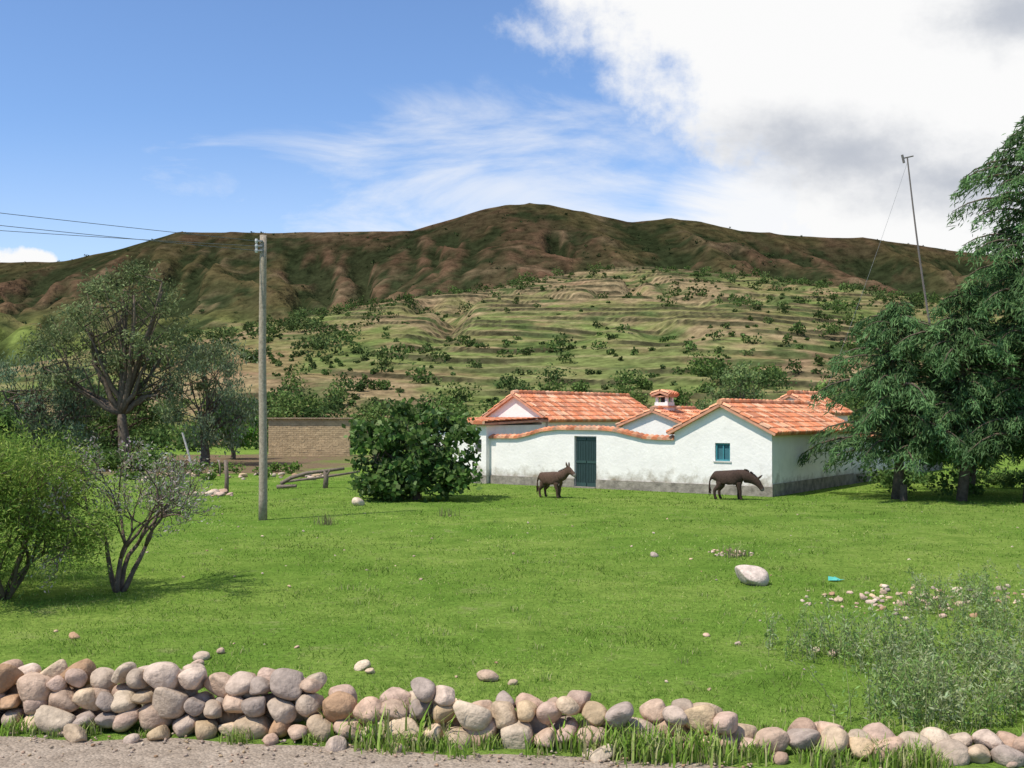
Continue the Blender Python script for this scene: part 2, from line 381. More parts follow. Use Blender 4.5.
def mountain_h(X, Y):
    wx = X+40*fbm(X/90, Y/90, 21); wy = Y+40*fbm(X/90, Y/90, 22)
    near = sstep(5, 110, 900-Y)
    wx = X+(wx-X)*near; wy = Y+(wy-Y)*near
    H = ridge(wx, wy, MAIN, .46, .3)
    for s in SP: H = smax(H, ridge(wx, wy, s, .46, .46), 6)
    H = H+(-9+22*np.abs(fbm(X/80, Y/190, 33)*2))*near*.8-13*sstep(.10, 0, np.abs(fbm(X/55+Y/300, Y/240, 39)))*near+8*fbm(X/18, Y/30, 35)*(.15+near)
    return H
st = 4.2
xs = np.arange(-720, 760, st); ys = np.concatenate([np.arange(280, 880, st), np.arange(880, 930, 2.5), np.arange(930, 1200, 15)])
X, Y = np.meshgrid(xs, ys); H = mountain_h(X, Y)
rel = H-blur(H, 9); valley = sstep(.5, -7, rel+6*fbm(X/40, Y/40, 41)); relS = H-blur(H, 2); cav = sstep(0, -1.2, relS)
n1 = fbm(X/120, Y/160, 42, 5); n2 = fbm(X/25, Y/30, 43, 5)
def mixc(a, c, t): return a*(1-t[..., None])+c*t[..., None]
brown = np.array([.135, .085, .048]); red = np.array([.175, .098, .058]); olive = np.array([.098, .085, .034]); dk = np.array([.028, .040, .016]); gr = np.array([.16, .20, .05]); tan = np.array([.23, .165, .095])
C = mixc(np.tile(brown, H.shape+(1,)), red, sstep(0, .2, n2)*.7)
C = mixc(C, olive, sstep(-.05, .15, n1+.4*n2)*.8)
lowg = sstep(85, 35, H)*sstep(-60, -150, X)
C = mixc(C, gr, lowg*sstep(-.2, .08, n1+n2*.6))
C = mixc(C, tan, sstep(.1, .25, fbm(X/40, Y/25, 44))*.5)
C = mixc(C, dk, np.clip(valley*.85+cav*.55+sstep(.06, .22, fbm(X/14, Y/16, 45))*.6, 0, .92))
C = C*(.88-.34*sstep(55, 140, H))[..., None]  # cloud shadow over the upper slopes, painted into the vertex colour
def gridF(ny, nx):
    idx = np.arange(nx*ny).reshape(ny, nx); return np.stack([idx[:-1, :-1], idx[:-1, 1:], idx[1:, 1:], idx[1:, :-1]], -1).reshape(-1, 4)
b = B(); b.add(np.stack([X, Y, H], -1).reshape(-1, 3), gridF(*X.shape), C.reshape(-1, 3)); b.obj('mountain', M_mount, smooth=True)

HR = [(-75, 190, -2), (-50, 200, 6), (-44, 220, 14), (-29, 270, 27), (-3.5, 310, 39), (15, 330, 47), (42.7, 350, 53), (69, 350, 50.5), (93, 340, 44.5), (112, 330, 41.5), (132, 310, 31), (157, 300, 22), (230, 290, 8)]
def hill_h(X, Y, raw=False):
    near = sstep(0, 60, 340-Y)
    wx = X+10*fbm(X/60, Y/60, 51)*near; wy = Y+10*fbm(X/60, Y/60, 52)*near
    H = ridge(wx, wy, HR, .205, .38, True)
    H = smax(H, np.full_like(H, -2.), 6)
    H = H+3.0*fbm(X/28, Y/28, 53)-4.5*sstep(.09, 0, np.abs(fbm(X/45, Y/110, 54)))*sstep(8, 30, H)*near
    stp = 1.9; hh = H+4.2*fbm(X/45, Y/45, 55)+.06*X+1.1*fbm(X/11, Y/11, 58); fr = hh/stp; fl = np.floor(fr); f = fr-fl
    tm = np.clip(sstep(-.35, 0, fbm(X/38, Y/32, 56)*1.3+.3*sstep(100, 10, X)-.45*sstep(-5, -40, X)), .08, 1)*sstep(2, 6, H)
    gap = sstep(.22, .5, vnoise(X/11, fl*3.1, 57))
    T = (fl+sstep(.76, .93, f)*1.0)*stp
    Ht = H+(T-hh+stp*.4)*.32*tm*gap
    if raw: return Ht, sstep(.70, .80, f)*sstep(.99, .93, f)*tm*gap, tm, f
    return Ht
xs = np.arange(-100, 230, 1.15); ys = np.concatenate([np.arange(95, 366, .5), np.arange(368, 440, 5)])
X, Y = np.meshgrid(xs, ys); H, riser, tm, f = hill_h(X, Y, True)
n1 = fbm(X/35, Y/35, 61, 5); n2 = fbm(X/5, Y/5, 62, 4)
C = mixc(np.tile(np.array([.225, .165, .088]), H.shape+(1,)), np.array([.155, .150, .055]), sstep(-.14, .10, n1+.7*n2))
C = mixc(C, np.array([.115, .155, .042]), sstep(.0, .2, fbm(X/22, Y/22, 63)+.4*n2+.08*sstep(190, 120, Y))*.8)
C = mixc(C, np.array([.24, .14, .085]), sstep(.08, .22, fbm(X/18, Y/18, 64)+.3*n2)*.55)
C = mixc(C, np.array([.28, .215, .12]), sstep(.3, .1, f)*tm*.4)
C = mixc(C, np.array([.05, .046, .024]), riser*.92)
C = mixc(C, np.array([.055, .082, .026]), sstep(.10, .22, fbm(X/8, Y/8, 65))*.75)
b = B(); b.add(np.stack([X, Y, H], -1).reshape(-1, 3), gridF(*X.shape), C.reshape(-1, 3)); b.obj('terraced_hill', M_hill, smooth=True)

def bush_pts(b, x, y, z, r, h, n, ls, col, lob=5):
    cs = rng.normal(0, .38, (lob, 3))*np.array([r, r, h*.3])+np.array([0, 0, h*.5])
    k = rng.integers(lob, size=n); d = unit(rng.normal(size=(n, 3)))*rng.uniform(.55, 1.05, (n, 1))*np.array([r*.62, r*.62, h*.42])
    P = cs[k]+d; P[:, 2] = np.maximum(P[:, 2], .05*h)
    shade = rng.uniform(.7, 1.3, lob)[k][:, None]
    leaves(b, P+np.array([x, y, z]), ls, np.asarray(col)*shade, .8)
b = B(); N_ = 11000
x = rng.uniform(-60, 190, N_); y = rng.uniform(115, 356, N_); h = hill_h(x, y)
dens = sstep(-.05, .2, fbm(x/24, y/24, 71))*.45+.04+.16*(y > 300)+.28*sstep(15, 60, x)+.2*(y < 175)
k = (rng.uniform(size=N_) < dens) & (h > 1) & (np.abs(x) < .58*y)
for xx_, yy_, hh_ in list(zip(x[k], y[k], h[k]))[:2000]:
    r = rng.choice([.4, .7, 1.2, 2.0], p=[.46, .31, .16, .07])*rng.uniform(.8, 1.2)
    c = [(.07, .105, .03), (.09, .14, .04), (.055, .08, .026), (.11, .15, .05)][rng.integers(4)]
    bush_pts(b, xx_, yy_, hh_-.1, r, r*1.3, int(22+42*r), .32+.1*r, c)
b.obj('hill_shrubs', M_leaf)
b = B(); N_ = 9000
x = rng.uniform(-480, 480, N_); y = rng.uniform(380, 905, N_); h = mountain_h(x, y)
dens = .05+.35*sstep(.05, .25, fbm(x/45, y/60, 81))+.05*(y > 893)
k = (rng.uniform(size=N_) < dens) & (h > 2) & (np.abs(x) < .57*y)
for xx_, yy_, hh_ in list(zip(x[k], y[k], h[k]))[:1300]:
    r = rng.choice([.9, 1.5, 2.4], p=[.6, .33, .07])*rng.uniform(.8, 1.2)
    c = [(.04, .058, .022), (.05, .072, .025), (.034, .05, .02)][rng.integers(3)]
    bush_pts(b, xx_, yy_, hh_-.3, r, r*1.1, 20, r*.6, c, 3)
b.obj('mountain_shrubs', M_leaf)

# ---------------------------------------------------------------- trees
def broadleaf(name, base, trunk_h, tr, env, ls, per, cr, col, bark=(.15, .115, .085), aspect=.55, nfork=3, lean=(0, 0), droop=0, trunkwob=.3, shell=.5, alt=None):
    e = empty(name); bt = B(); bl = B(); base = np.array([*base, 0.])
    t = np.linspace(0, 1, 6)[:, None]
    top = np.array([lean[0], lean[1], trunk_h])
    path = base+top*t+np.array([1., .6, 0])*trunkwob*np.sin(t*5)*t*.3
    path[0, 2] = -.1
    tube(bt, path, np.linspace(tr*1.25, tr*.75, 6), bark, 9)
    for i, (cx, cy, cz, rx, ry, rz, n) in enumerate(env):
        fi = []
        for k in range(nfork):
            tgt = base+np.array([cx, cy, cz])+rng.normal(0, .35, 3)*np.array([rx, ry, rz])
            mid = path[-1]*.5+tgt*.5+rng.normal(0, .12, 3)*rx; mid[2] += .1*rz
            q = np.linspace(0, 1, 7)[:, None]; P = (1-q)**2*path[-1]+2*q*(1-q)*mid+q*q*tgt
            P[1:-1] += rng.normal(0, .03*rx, (5, 3))
            tube(bt, P, np.linspace(tr*.6, tr*.14, 7), bark, 6); fi.append(P)
        for k in range(n):
            d = unit(rng.normal(size=3)); rr = rng.uniform(shell, 1)**.6*rng.uniform(.92, 1.12); c = base+np.array([cx, cy, cz])+d*rr*np.array([rx, ry, rz])
            P0 = fi[rng.integers(len(fi))]; s = P0[rng.integers(2, 7)]
            q = np.linspace(0, 1, 4)[:, None]; m = (s+c)/2+rng.normal(0, .1, 3)*rx*.6
            P = (1-q)**2*s+2*q*(1-q)*m+q*q*c
            tube(bt, P, np.linspace(tr*.16, tr*.04, 4), bark, 4)
            m_ = int(per*rng.uniform(.5, 1.5)); cc = cr*rng.uniform(.6, 1.3)
            Q = c+rng.normal(0, .5, (m_, 3))*cc*np.array([1, 1, .7])
            if droop: Q[:, 2] -= np.abs(rng.normal(0, droop, m_))
            Q[:, 2] = np.maximum(Q[:, 2], .08)
            sh = rng.uniform(.65, 1.4); cl = np.tile(np.asarray(col)*sh, (m_, 1))
            if alt is not None: cl[rng.uniform(size=m_) < .3] = np.asarray(alt)
            leaves(bl, Q, ls, cl, aspect, dirs=np.array([0, 0, -1.*(droop > 0)]) if droop else None, djit=.6)
    bt.obj('trunk_and_limbs', M_bark, e, smooth=True); bl.obj('foliage', M_leaf, e)
    return e
broadleaf('eucalyptus_tree', (-22.2, 60), 3.0, .32, [(0, 0, 8.0, 3.2, 3, 3.2, 44), (-2.4, 0, 6.2, 2.6, 2.5, 2.4, 26), (2.8, 0, 5.8, 2.6, 2.5, 2.6, 26), (.5, 0, 10.0, 2.2, 2, 1.4, 16)], .25, 105, .8, (.165, .195, .085), nfork=4, aspect=.32)
broadleaf('pepper_tree', (-18.0, 61.5), 1.8, .25, [(0, 0, 4.8, 2.7, 2.6, 2.9, 46), (1., 0, 3, 2.1, 2, 1.8, 14)], .24, 120, .75, (.20, .24, .13), droop=.35, aspect=.3)
broadleaf('pepper_tree', (-27.6, 61), 1.8, .25, [(0, 0, 4.4, 3.3, 2.8, 2.7, 52), (2.6, 0, 3.5, 2, 2, 2, 18)], .24, 120, .75, (.165, .22, .12), droop=.35, aspect=.3)
broadleaf('tree', (-30, 56), 1.2, .2, [(0, 0, 2.6, 3, 2, 2, 36)], .24, 140, .8, (.085, .14, .04))
broadleaf('tree', (-25, 66), 1.2, .2, [(0, 0, 2.6, 3, 2, 2, 30)], .24, 130, .8, (.11, .17, .05))
broadleaf('round_bush', (-18.6, 70), .8, .15, [(0, 0, 2.1, 1.6, 1.6, 1.5, 32)], .2, 150, .55, (.085, .19, .03))
broadleaf('tree', (20.6, 96), 3, .25, [(0, 0, 5.0, 1.9, 1.8, 2.6, 30), (-1.9, 0, 3.6, 1.6, 2, 1.8, 12)], .3, 90, .75, (.16, .21, .08))
broadleaf('fig_bush', (-3.35, 36.6), .5, .12, [(-.2, 0, 1.9, 1.3, 1.4, 1.35, 36), (1.1, 0, 1.75, 1.0, 1.2, 1.25, 26), (-1.4, -.1, 1.5, .75, 1.0, 1.3, 22), (-1.1, -.1, .8, 1.1, 1.1, .7, 18), (.4, -.2, .8, 1.7, 1.4, .6, 28)], .22, 70, .42, (.08, .14, .035), aspect=.8, nfork=4, shell=.5, alt=(.17, .23, .09))

def conifer(name, x, y, h, r, cb, col, nb=85, lean=(0, 0), tr=.2, shape=.5):
    e = empty(name); bt = B(); bl = B()
    t = np.linspace(0, 1, 8)[:, None]; path = np.array([x, y, 0.])+np.array([lean[0], lean[1], h*.97])*t+np.array([.12, 0, 0])*np.sin(t*7)
    path[0, 2] = -.1
    tube(bt, path, np.linspace(tr, .03, 8), (.11, .085, .065), 8)
    ph = rng.uniform(0, 6, 4)
    for i in range(nb):
        f = (i+rng.uniform())/nb; z = cb+f*(h-cb); k = z/h
        c = np.array([np.interp(k, t[:, 0], path[:, 0]), np.interp(k, t[:, 0], path[:, 1]), z])
        az = i*2.4+rng.normal(0, .4)
        lobe = 1+.28*math.sin(az*2+ph[0]+f*9)+.2*math.sin(f*17+ph[1]+az)
        L = r*((1-f)**shape*.95+.08)*rng.uniform(.5, 1.1)*min(1, .7+f*3)*lobe
        D = np.array([math.cos(az), math.sin(az), 0]); S = np.array([-D[1], D[0], 0])
        q = np.linspace(0, 1, 6)[:, None]; P = c+D*L*q+np.array([0, 0, 1])*(L*.45*q-L*.5*q**2.2)
        tube(bt, P, np.linspace(.05*L/2+.01, .008, 6), (.11, .085, .06), 4)
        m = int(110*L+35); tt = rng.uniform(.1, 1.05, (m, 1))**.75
        w = (.34*L*(1.05-tt)+.14)
        nfan = rng.normal(0, 1, (m, 1))*.6
        Q = c+D*L*tt+np.array([0, 0, 1])*(L*.45*tt-L*.5*tt**2.2)+S*w*nfan
        Q[:, 2] -= np.abs(rng.normal(0, .2, m))+.12*np.abs(nfan[:, 0])*L*.4
        dr = D*.6+S*nfan*.6+np.array([0, 0, -.7])
        sh = rng.uniform(.65, 1.4)
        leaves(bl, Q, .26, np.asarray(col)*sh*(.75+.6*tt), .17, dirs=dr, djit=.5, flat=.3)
    bt.obj('trunk_and_branches', M_bark, e, smooth=True); bl.obj('foliage', M_leaf, e)
CG = (.085, .145, .055)
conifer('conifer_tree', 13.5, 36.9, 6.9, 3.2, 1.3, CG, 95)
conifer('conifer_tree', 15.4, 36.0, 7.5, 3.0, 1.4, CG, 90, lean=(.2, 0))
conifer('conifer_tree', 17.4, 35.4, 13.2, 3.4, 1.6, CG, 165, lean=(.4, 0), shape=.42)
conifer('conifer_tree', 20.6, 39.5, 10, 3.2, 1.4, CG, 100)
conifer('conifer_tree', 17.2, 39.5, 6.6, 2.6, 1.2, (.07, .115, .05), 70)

def twiggy(name, base, h, nst, spread, tr, bark, leafcol, nleaf, ls, depth=4, aspect=.35, curl=.35, k0=.36, up=.3, ljit=.05, lowd=2):
    e = empty(name); bt = B(); bl = B(); pts = []
    def grow(p, d, L, r, dep):
        n = 4; P = [p]; dd = d.copy()
        for i in range(n):
            dd = unit(dd+rng.normal(0, curl*.35, 3)); P.append(P[-1]+dd*L/n)
        P = np.array(P); P[:, 2] = np.maximum(P[:, 2], 0.02) if dep < depth else P[:, 2]; r2 = r*.62
        tube(bt, P, np.linspace(r, r2, n+1), bark, 6 if dep > 1 else 4)
        if dep <= lowd:
            for i in range(1, n+1): pts.append((P[i], dd))
        if dep > 0:
            for k in range(rng.integers(2, 4)):
                nd = unit(dd+rng.normal(0, .5, 3)+np.array([0, 0, up*.5])); grow(P[-1 if k < 2 else rng.integers(2, n)], nd, L*rng.uniform(.62, .85), r2, dep-1)
    b0 = np.array([*base, -.05])
    for s in range(nst):
        az = s*6.28/nst+rng.uniform(-.4, .4); d = unit(np.array([math.cos(az)*spread, math.sin(az)*spread, 1.]))
        grow(b0+np.array([math.cos(az), math.sin(az), 0])*tr*.8, d, h*k0*rng.uniform(.85, 1.1), tr, depth)
    pp = np.array([p for p, d in pts]); dd = np.array([d for p, d in pts]); k = rng.integers(len(pp), size=nleaf)
    Q = pp[k]+rng.normal(0, ljit, (nleaf, 3))+dd[k]*rng.uniform(0, .1, (nleaf, 1)); Q[:, 2] = np.maximum(Q[:, 2], .03)
    lc = np.array(leafcol)[rng.integers(len(leafcol), size=nleaf)]
    leaves(bl, Q, ls, lc, aspect, dirs=dd[k], djit=.8)
    bt.obj('stems', M_bark, e, smooth=True); bl.obj('foliage', M_leaf, e)
    print(name, 'top', pp[:, 2].max(), 'x', pp[:, 0].min(), pp[:, 0].max())
twiggy('flowering_small_tree', (-6.55, 17.5), 2.75, 4, .28, .05, (.15, .11, .085), [(.42, .36, .34), (.2, .28, .1), (.34, .31, .24), (.22, .32, .10)], 5500, .065, depth=5, k0=.32, up=.45, ljit=.06)
FG = [(.20, .29, .055), (.15, .235, .04), (.27, .34, .08)]
twiggy('feathery_shrub', (-8.15, 16.8), 2.8, 8, .6, .045, (.15, .12, .08), FG, 46000, .08, depth=4, k0=.34, up=.25, ljit=.17, aspect=.25, lowd=4)
twiggy('feathery_shrub', (-9.7, 18.0), 2.7, 6, .6, .04, (.15, .12, .08), FG, 26000, .08, depth=4, k0=.34, up=.3, ljit=.16, aspect=.25, lowd=3)
b = B(); N_ = 170
y = rng.uniform(84, 135, N_); x = rng.uniform(-.5, .5, N_)*y; y = np.where((x < -22) & (y < 100), y+20, y); hz = np.where(y > 96, np.maximum(hill_h(x, y), 0), 0)
for xx_, yy_, hh_ in zip(x, y, hz):
    r = rng.uniform(1.0, 2.2); c = [(.10, .15, .04), (.12, .18, .05), (.07, .11, .035), (.15, .21, .06)][rng.integers(4)]
    bush_pts(b, xx_, yy_, hh_-.2, r, r*rng.uniform(1.1, 1.6), 280, .34, c, 9)
for i in range(60):
    x = rng.uniform(-60, -12); y = rng.uniform(82, 100); r = rng.uniform(1.1, 2.1)
    bush_pts(b, x, y, -.2, r, r*rng.uniform(1.1, 1.5), 280, .34, [(.10, .16, .04), (.13, .19, .05), (.075, .12, .035)][rng.integers(3)], 9)
for i in range(50):
    y = rng.uniform(150, 260); x = rng.uniform(-.36, -.16)*y; r = rng.uniform(1.2, 2.6)
    bush_pts(b, x, y, max(0, float(hill_h(np.array([x]), np.array([y]))[0]))-.3, r, r*1.3, 160, .5, (.085, .12, .04), 7)
b.obj('distant_trees', M_leaf)
b = B()
for i in range(34):
    x = rng.uniform(-24, -11); y = rng.uniform(46, 56); r = rng.uniform(.25, .6)
    bush_pts(b, x, y, 0, r, r*1.3, 120, .14, (.12, .19, .04), 5)
for i in range(26):
    x = rng.uniform(-30, -17); y = rng.uniform(54, 60); r = rng.uniform(.6, 1.1)
    bush_pts(b, x, y, 0, r, r*1.4, 220, .18, (.09, .15, .04), 6)
for i in range(30):
    x = rng.uniform(14.5, 24); y = rng.uniform(37, 47); r = rng.uniform(.3, .8)
    bush_pts(b, x, y, 0, r, r*1.2, 160, .15, (.09, .15, .04), 6)
b.obj('undergrowth', M_leaf)

# ---------------------------------------------------------------- buildings
O = np.array([9.36, 37.8, 0.]); fv = np.array([-.8097, .5868, 0]); dv = np.array([.5868, .8097, 0])
def ML(p):
    p = np.asarray(p, float); return O+p[..., 0:1]*fv+p[..., 1:2]*dv+p[..., 2:3]*np.array([0, 0, 1.])
WHITE = (.82, .765, .695)
def wall(b, ts, top, s0, s1, holes=(), bottom=0., axis='t', col=WHITE):
    ts = sorted(set([round(float(t), 4) for t in ts]+[h[0] for h in holes]+[h[1] for h in holes]))
    for a, c in zip(ts[:-1], ts[1:]):
        m = (a+c)/2; segs = [(bottom, None)]
        for (h0, h1, z0, z1) in holes:
            if h0 < m < h1: segs = ([(bottom, z0)] if z0 > bottom+.001 else [])+[(z1, None)]
        for (z0, z1) in segs:
            ta, tc = (z1, z1) if z1 is not None else (top(a), top(c))
            if axis == 't': P = [(a, s0, z0), (c, s0, z0), (c, s1, z0), (a, s1, z0), (a, s0, ta), (c, s0, tc), (c, s1, tc), (a, s1, ta)]
            else: P = [(s0, a, z0), (s0, c, z0), (s1, c, z0), (s1, a, z0), (s0, a, ta), (s0, c, tc), (s1, c, tc), (s1, a, ta)]
            b.add(ML(P), [(3, 2, 1, 0), (4, 5, 6, 7), (0, 1, 5, 4), (1, 2, 6, 5), (2, 3, 7, 6), (3, 0, 4, 7)], col)
# wall pieces above a hole must start at the hole's top, so rebuild that case explicitly
def wall_open(b, ts, top, s0, s1, holes):
    ts = sorted(set([round(float(t), 4) for t in ts]+[h[0] for h in holes]+[h[1] for h in holes]))
    for a, c in zip(ts[:-1], ts[1:]):
        m = (a+c)/2; segs = [(0., None)]
        for (h0, h1, z0, z1) in holes:
            if h0 < m < h1: segs = ([(0., z0)] if z0 > .001 else [])+[(z1, None)]
        for (z0, z1) in segs:
            ta, tc = (z1, z1) if z1 is not None else (top(a), top(c))
            P = [(a, s0, z0), (c, s0, z0), (c, s1, z0), (a, s1, z0), (a, s0, ta), (c, s0, tc), (c, s1, tc), (a, s1, ta)]
            b.add(ML(P), [(3, 2, 1, 0), (4, 5, 6, 7), (0, 1, 5, 4), (1, 2, 6, 5), (2, 3, 7, 6), (3, 0, 4, 7)], WHITE)
TC = np.array([(.66, .26, .135), (.60, .215, .105), (.72, .34, .19), (.50, .21, .125), (.66, .38, .24)])
def tile_sheet(b, P0, A, La, Bd, Lb, tw=.24, tl=.42, amp=.08):
    Nn = np.cross(A, Bd); Nn = Nn if Nn[2] > 0 else -Nn
    na = int(La/tw*8)+1; a = np.linspace(0, La, na)
    k = int(np.ceil(Lb/tl)); bl_ = []
    for i in range(k): bl_ += [i*tl+.0005, min((i+1)*tl, Lb)-.0005]
    bb = np.array(bl_); Ag, Bg = np.meshgrid(a, bb)
    ti = np.floor(Ag/tw+1e-6); tj = np.floor(Bg/tl)
    jit = _hash(ti, tj, 5)
    off = amp*np.abs(np.sin(np.pi*Ag/tw))**.7+.035*(Bg/tl-tj)+.012*jit+.05
    V = P0+Ag[..., None]*A+Bg[..., None]*Bd+off[..., None]*Nn
    Vb = P0+Ag[-1][..., None]*A+Bg[-1][..., None]*Bd
    V = np.concatenate([V, Vb[None]], 0)
    ci = (_hash(ti, tj, 11)*len(TC)).astype(int).clip(0, len(TC)-1); C = TC[ci]*(.72+.45*_hash(ti, tj, 12))[..., None]
    C = np.concatenate([C, C[-1:]], 0)
    b.add(V.reshape(-1, 3), gridF(*V.shape[:2]), C.reshape(-1, 3))
    c = []
    for n_ in (-.05, .045):
        for (u, v) in ((0, 0), (La, 0), (La, Lb-.03), (0, Lb-.03)): c.append(P0+u*A+v*Bd+n_*Nn)
    b.add(np.array(c), [(3, 2, 1, 0), (4, 5, 6, 7), (0, 1, 5, 4), (1, 2, 6, 5), (2, 3, 7, 6), (3, 0, 4, 7)], (.55, .27, .17))
def ridge_tiles(b, P0, A, La):
    n = int(La/.38)
    for i in range(n):
        p = P0+A*(i*.38); tube(b, [p+np.array([0, 0, .02]), p+A*.40+np.array([0, 0, .045])], [.11, .13], TC[rng.integers(len(TC))]*rng.uniform(.8, 1.1), 8)
def gable_roof(b, t0, t1, s0, s1, ze, zr, oh=.25, vo=.2):
    tm_ = (t0+t1)/2; w = (t1-t0)/2; sl = math.hypot(w, zr-ze); La = s1-s0+2*vo
    for sg in (1, -1):
        Bd = (fv*sg*w+np.array([0, 0, ze-zr]))/sl
        tile_sheet(b, ML(np.array([tm_, s0-vo, zr+.02])), dv, La, Bd, sl+oh)
    ridge_tiles(b, ML(np.array([tm_, s0-vo-.02, zr+.11])), dv, La)
def coping(b, t0, t1, top, sm, hw=.26, axis='t'):
    n = int((t1-t0)/.03); t = np.linspace(t0, t1, n); w = np.array([-hw, -hw, -hw*.5, 0, hw*.5, hw, hw]); base = np.array([-.05, .03, .09, .14, .09, .03, -.05])*.75
    T, W = np.meshgrid(t, w); bz = np.tile(base[:, None], (1, n)); tz = np.array([top(q) for q in t])[None, :]
    bump_ = .055*np.abs(np.sin(np.pi*T/.22))**.7; bump_[0] = bump_[-1] = 0
    Z = tz+bz+bump_
    P = np.stack([T, sm+W, Z], -1) if axis == 't' else np.stack([sm+W, T, Z], -1)
    ti = np.floor(T/.22); ci = (_hash(ti, np.sign(W), 3)*len(TC)).astype(int).clip(0, 4); C = TC[ci]*(.6+.45*_hash(ti, ti, 8))[..., None]
    b.add(ML(P).reshape(-1, 3), gridF(*T.shape), C.reshape(-1, 3))
GREY = (.27, .235, .19)
def plinth_strip(b, t0, t1, s0, s1, z): box(b, ML, (t0, s0, 0), (t1, s1, z), GREY)

e = empty('white_house')
b = B()
gt = lambda t: 2.32+(3.3-2.32)*(1-abs(t-1.95)/1.95)
def upper(b, a, c, top, z0, s0, s1):
    P = [(a, s0, z0), (c, s0, z0), (c, s1, z0), (a, s1, z0), (a, s0, top(a)), (c, s0, top(c)), (c, s1, top(c)), (a, s1, top(a))]
    b.add(ML(P), [(3, 2, 1, 0), (4, 5, 6, 7), (0, 1, 5, 4), (1, 2, 6, 5), (2, 3, 7, 6), (3, 0, 4, 7)], WHITE)
wall(b, [0, 1.62], gt, 0, .3); wall(b, [2.22, 3.9], gt, 0, .3)
box(b, ML, (1.62, 0, 0), (2.22, .3, 1.24), WHITE); upper(b, 1.62, 1.95, gt, 1.91, 0, .3); upper(b, 1.95, 2.22, gt, 1.91, 0, .3)
wall(b, [0, 1.95, 3.9], gt, 8.7, 9.0)
box(b, ML, (0, .3, 0), (.3, 8.7, 2.30), WHITE); box(b, ML, (3.6, .3, 0), (3.9, 8.7, 2.30), WHITE)
b.obj('walls', M_plaster, e)
b = B(); plinth_strip(b, -.03, 3.9, -.03, -.0005, .36); plinth_strip(b, -.03, -.0005, 0, 9, .45); b.obj('plinth', M_plinth, e)
b = B(); gable_roof(b, 0, 3.9, 0, 9, 2.32, 3.3); b.obj('roof', M_tile, e)
b = B()
TEAL = (.05, .22, .24)
for lo, hi in (((1.62, .06, 1.24), (1.68, .16, 1.91)), ((2.16, .06, 1.24), (2.22, .16, 1.91)), ((1.68, .06, 1.24), (2.16, .16, 1.30)), ((1.68, .06, 1.85), (2.16, .16, 1.91)), ((1.90, .07, 1.30), (1.94, .15, 1.85))): box(b, ML, lo, hi, TEAL)
box(b, ML, (1.56, -.04, 1.19), (2.28, -.003, 1.239), (.55, .52, .46)); b.obj('window_frame', M_paint, e)
b = B(); box(b, ML, (1.68, .12, 1.30), (2.16, .13, 1.85), (.04, .13, .15)); b.obj('window_pane', M_paint, e)

def LOC(w):
    v = np.array([w[0]-O[0], w[1]-O[1], 0]); return float(v@fv), float(v@dv)
tA, sA = LOC((.14, 50.0))
e = empty('white_house'); b = B()
t0, t1 = tA-1.9, tA+1.9
gt2 = lambda t: 2.74+(3.88-2.74)*(1-abs(t-tA)/1.9)
wall(b, [t0, tA, t1], gt2, sA, sA+.3); wall(b, [t0, tA, t1], gt2, sA+10.4, sA+10.7)
box(b, ML, (t0, sA+.3, 0), (t0+.3, sA+10.4, 2.72), WHITE); box(b, ML, (t1-.3, sA+.3, 0), (t1, sA+10.4, 2.72), WHITE)
b.obj('walls', M_plaster, e)
b = B(); gable_roof(b, t0, t1, sA, sA+10.7, 2.74, 3.88); b.obj('roof', M_tile, e)
e = empty('lean_to_shed'); b = B()
tl0, tl1 = 12.75, 16.2
wall(b, [tl0, 13.0], lambda t: 2.5, -.25, .05); wall(b, [13.35, tl1], lambda t: 2.5, -.25, .05)
box(b, ML, (13.0, -.25, 0), (13.35, .05, 1.35), WHITE); box(b, ML, (13.0, -.25, 1.9), (13.35, .05, 2.5), WHITE)
box(b, ML, (tl0, .05, 0), (tl0+.3, 4, 2.5), WHITE)
box(b, ML, (tl1-.3, .05, 0), (tl1, 4, 2.5), WHITE); box(b, ML, (tl0, 4, 0), (tl1, 4.3, 2.62), WHITE); b.obj('walls', M_plaster, e)
b = B(); plinth_strip(b, tl0-.03, tl1, -.28, -.2505, .36); b.obj('plinth', M_plinth, e)
b = B(); box(b, ML, (13.0, -.15, 1.35), (13.35, -.05, 1.9), (.07, .07, .06)); b.obj('window', M_paint, e)
b = B(); Bd = unit(-dv*4.5+np.array([0, 0, -.13])); tile_sheet(b, ML(np.array([tl1+.15, 4.3, 2.70])), -fv, tl1-tl0+.3, Bd, 4.85); b.obj('roof', M_tile, e)
def ctop(t):
    x = np.interp(t, [3.9, 4.6, 5.2, 5.9, 6.6, 7.3, 9.2, 10.0, 10.7, 11.3, 12.75], [2.03, 2.03, 2.06, 2.2, 2.34, 2.38, 2.38, 2.3, 2.12, 2.0, 1.98]); return float(x)
e = empty('courtyard_wall'); b = B()
wall(b, list(np.arange(3.9, 7.39, .3))+[7.39], ctop, .02, .32); wall(b, list(np.arange(8.44, 12.75, .3))+[12.75], ctop, .02, .32)
upper(b, 7.39, 8.44, ctop, 2.1, .02, .32); b.obj('wall_body', M_plaster, e)
b = B(); plinth_strip(b, 3.9, 7.39, -.02, .0195, .36); plinth_strip(b, 8.44, 12.75, -.02, .0195, .36); b.obj('plinth', M_plinth, e)
b = B(); coping(b, 3.9, 12.75, ctop, .17); b.obj('tile_coping', M_tile, e)
b = B()
DG = (.018, .04, .038)
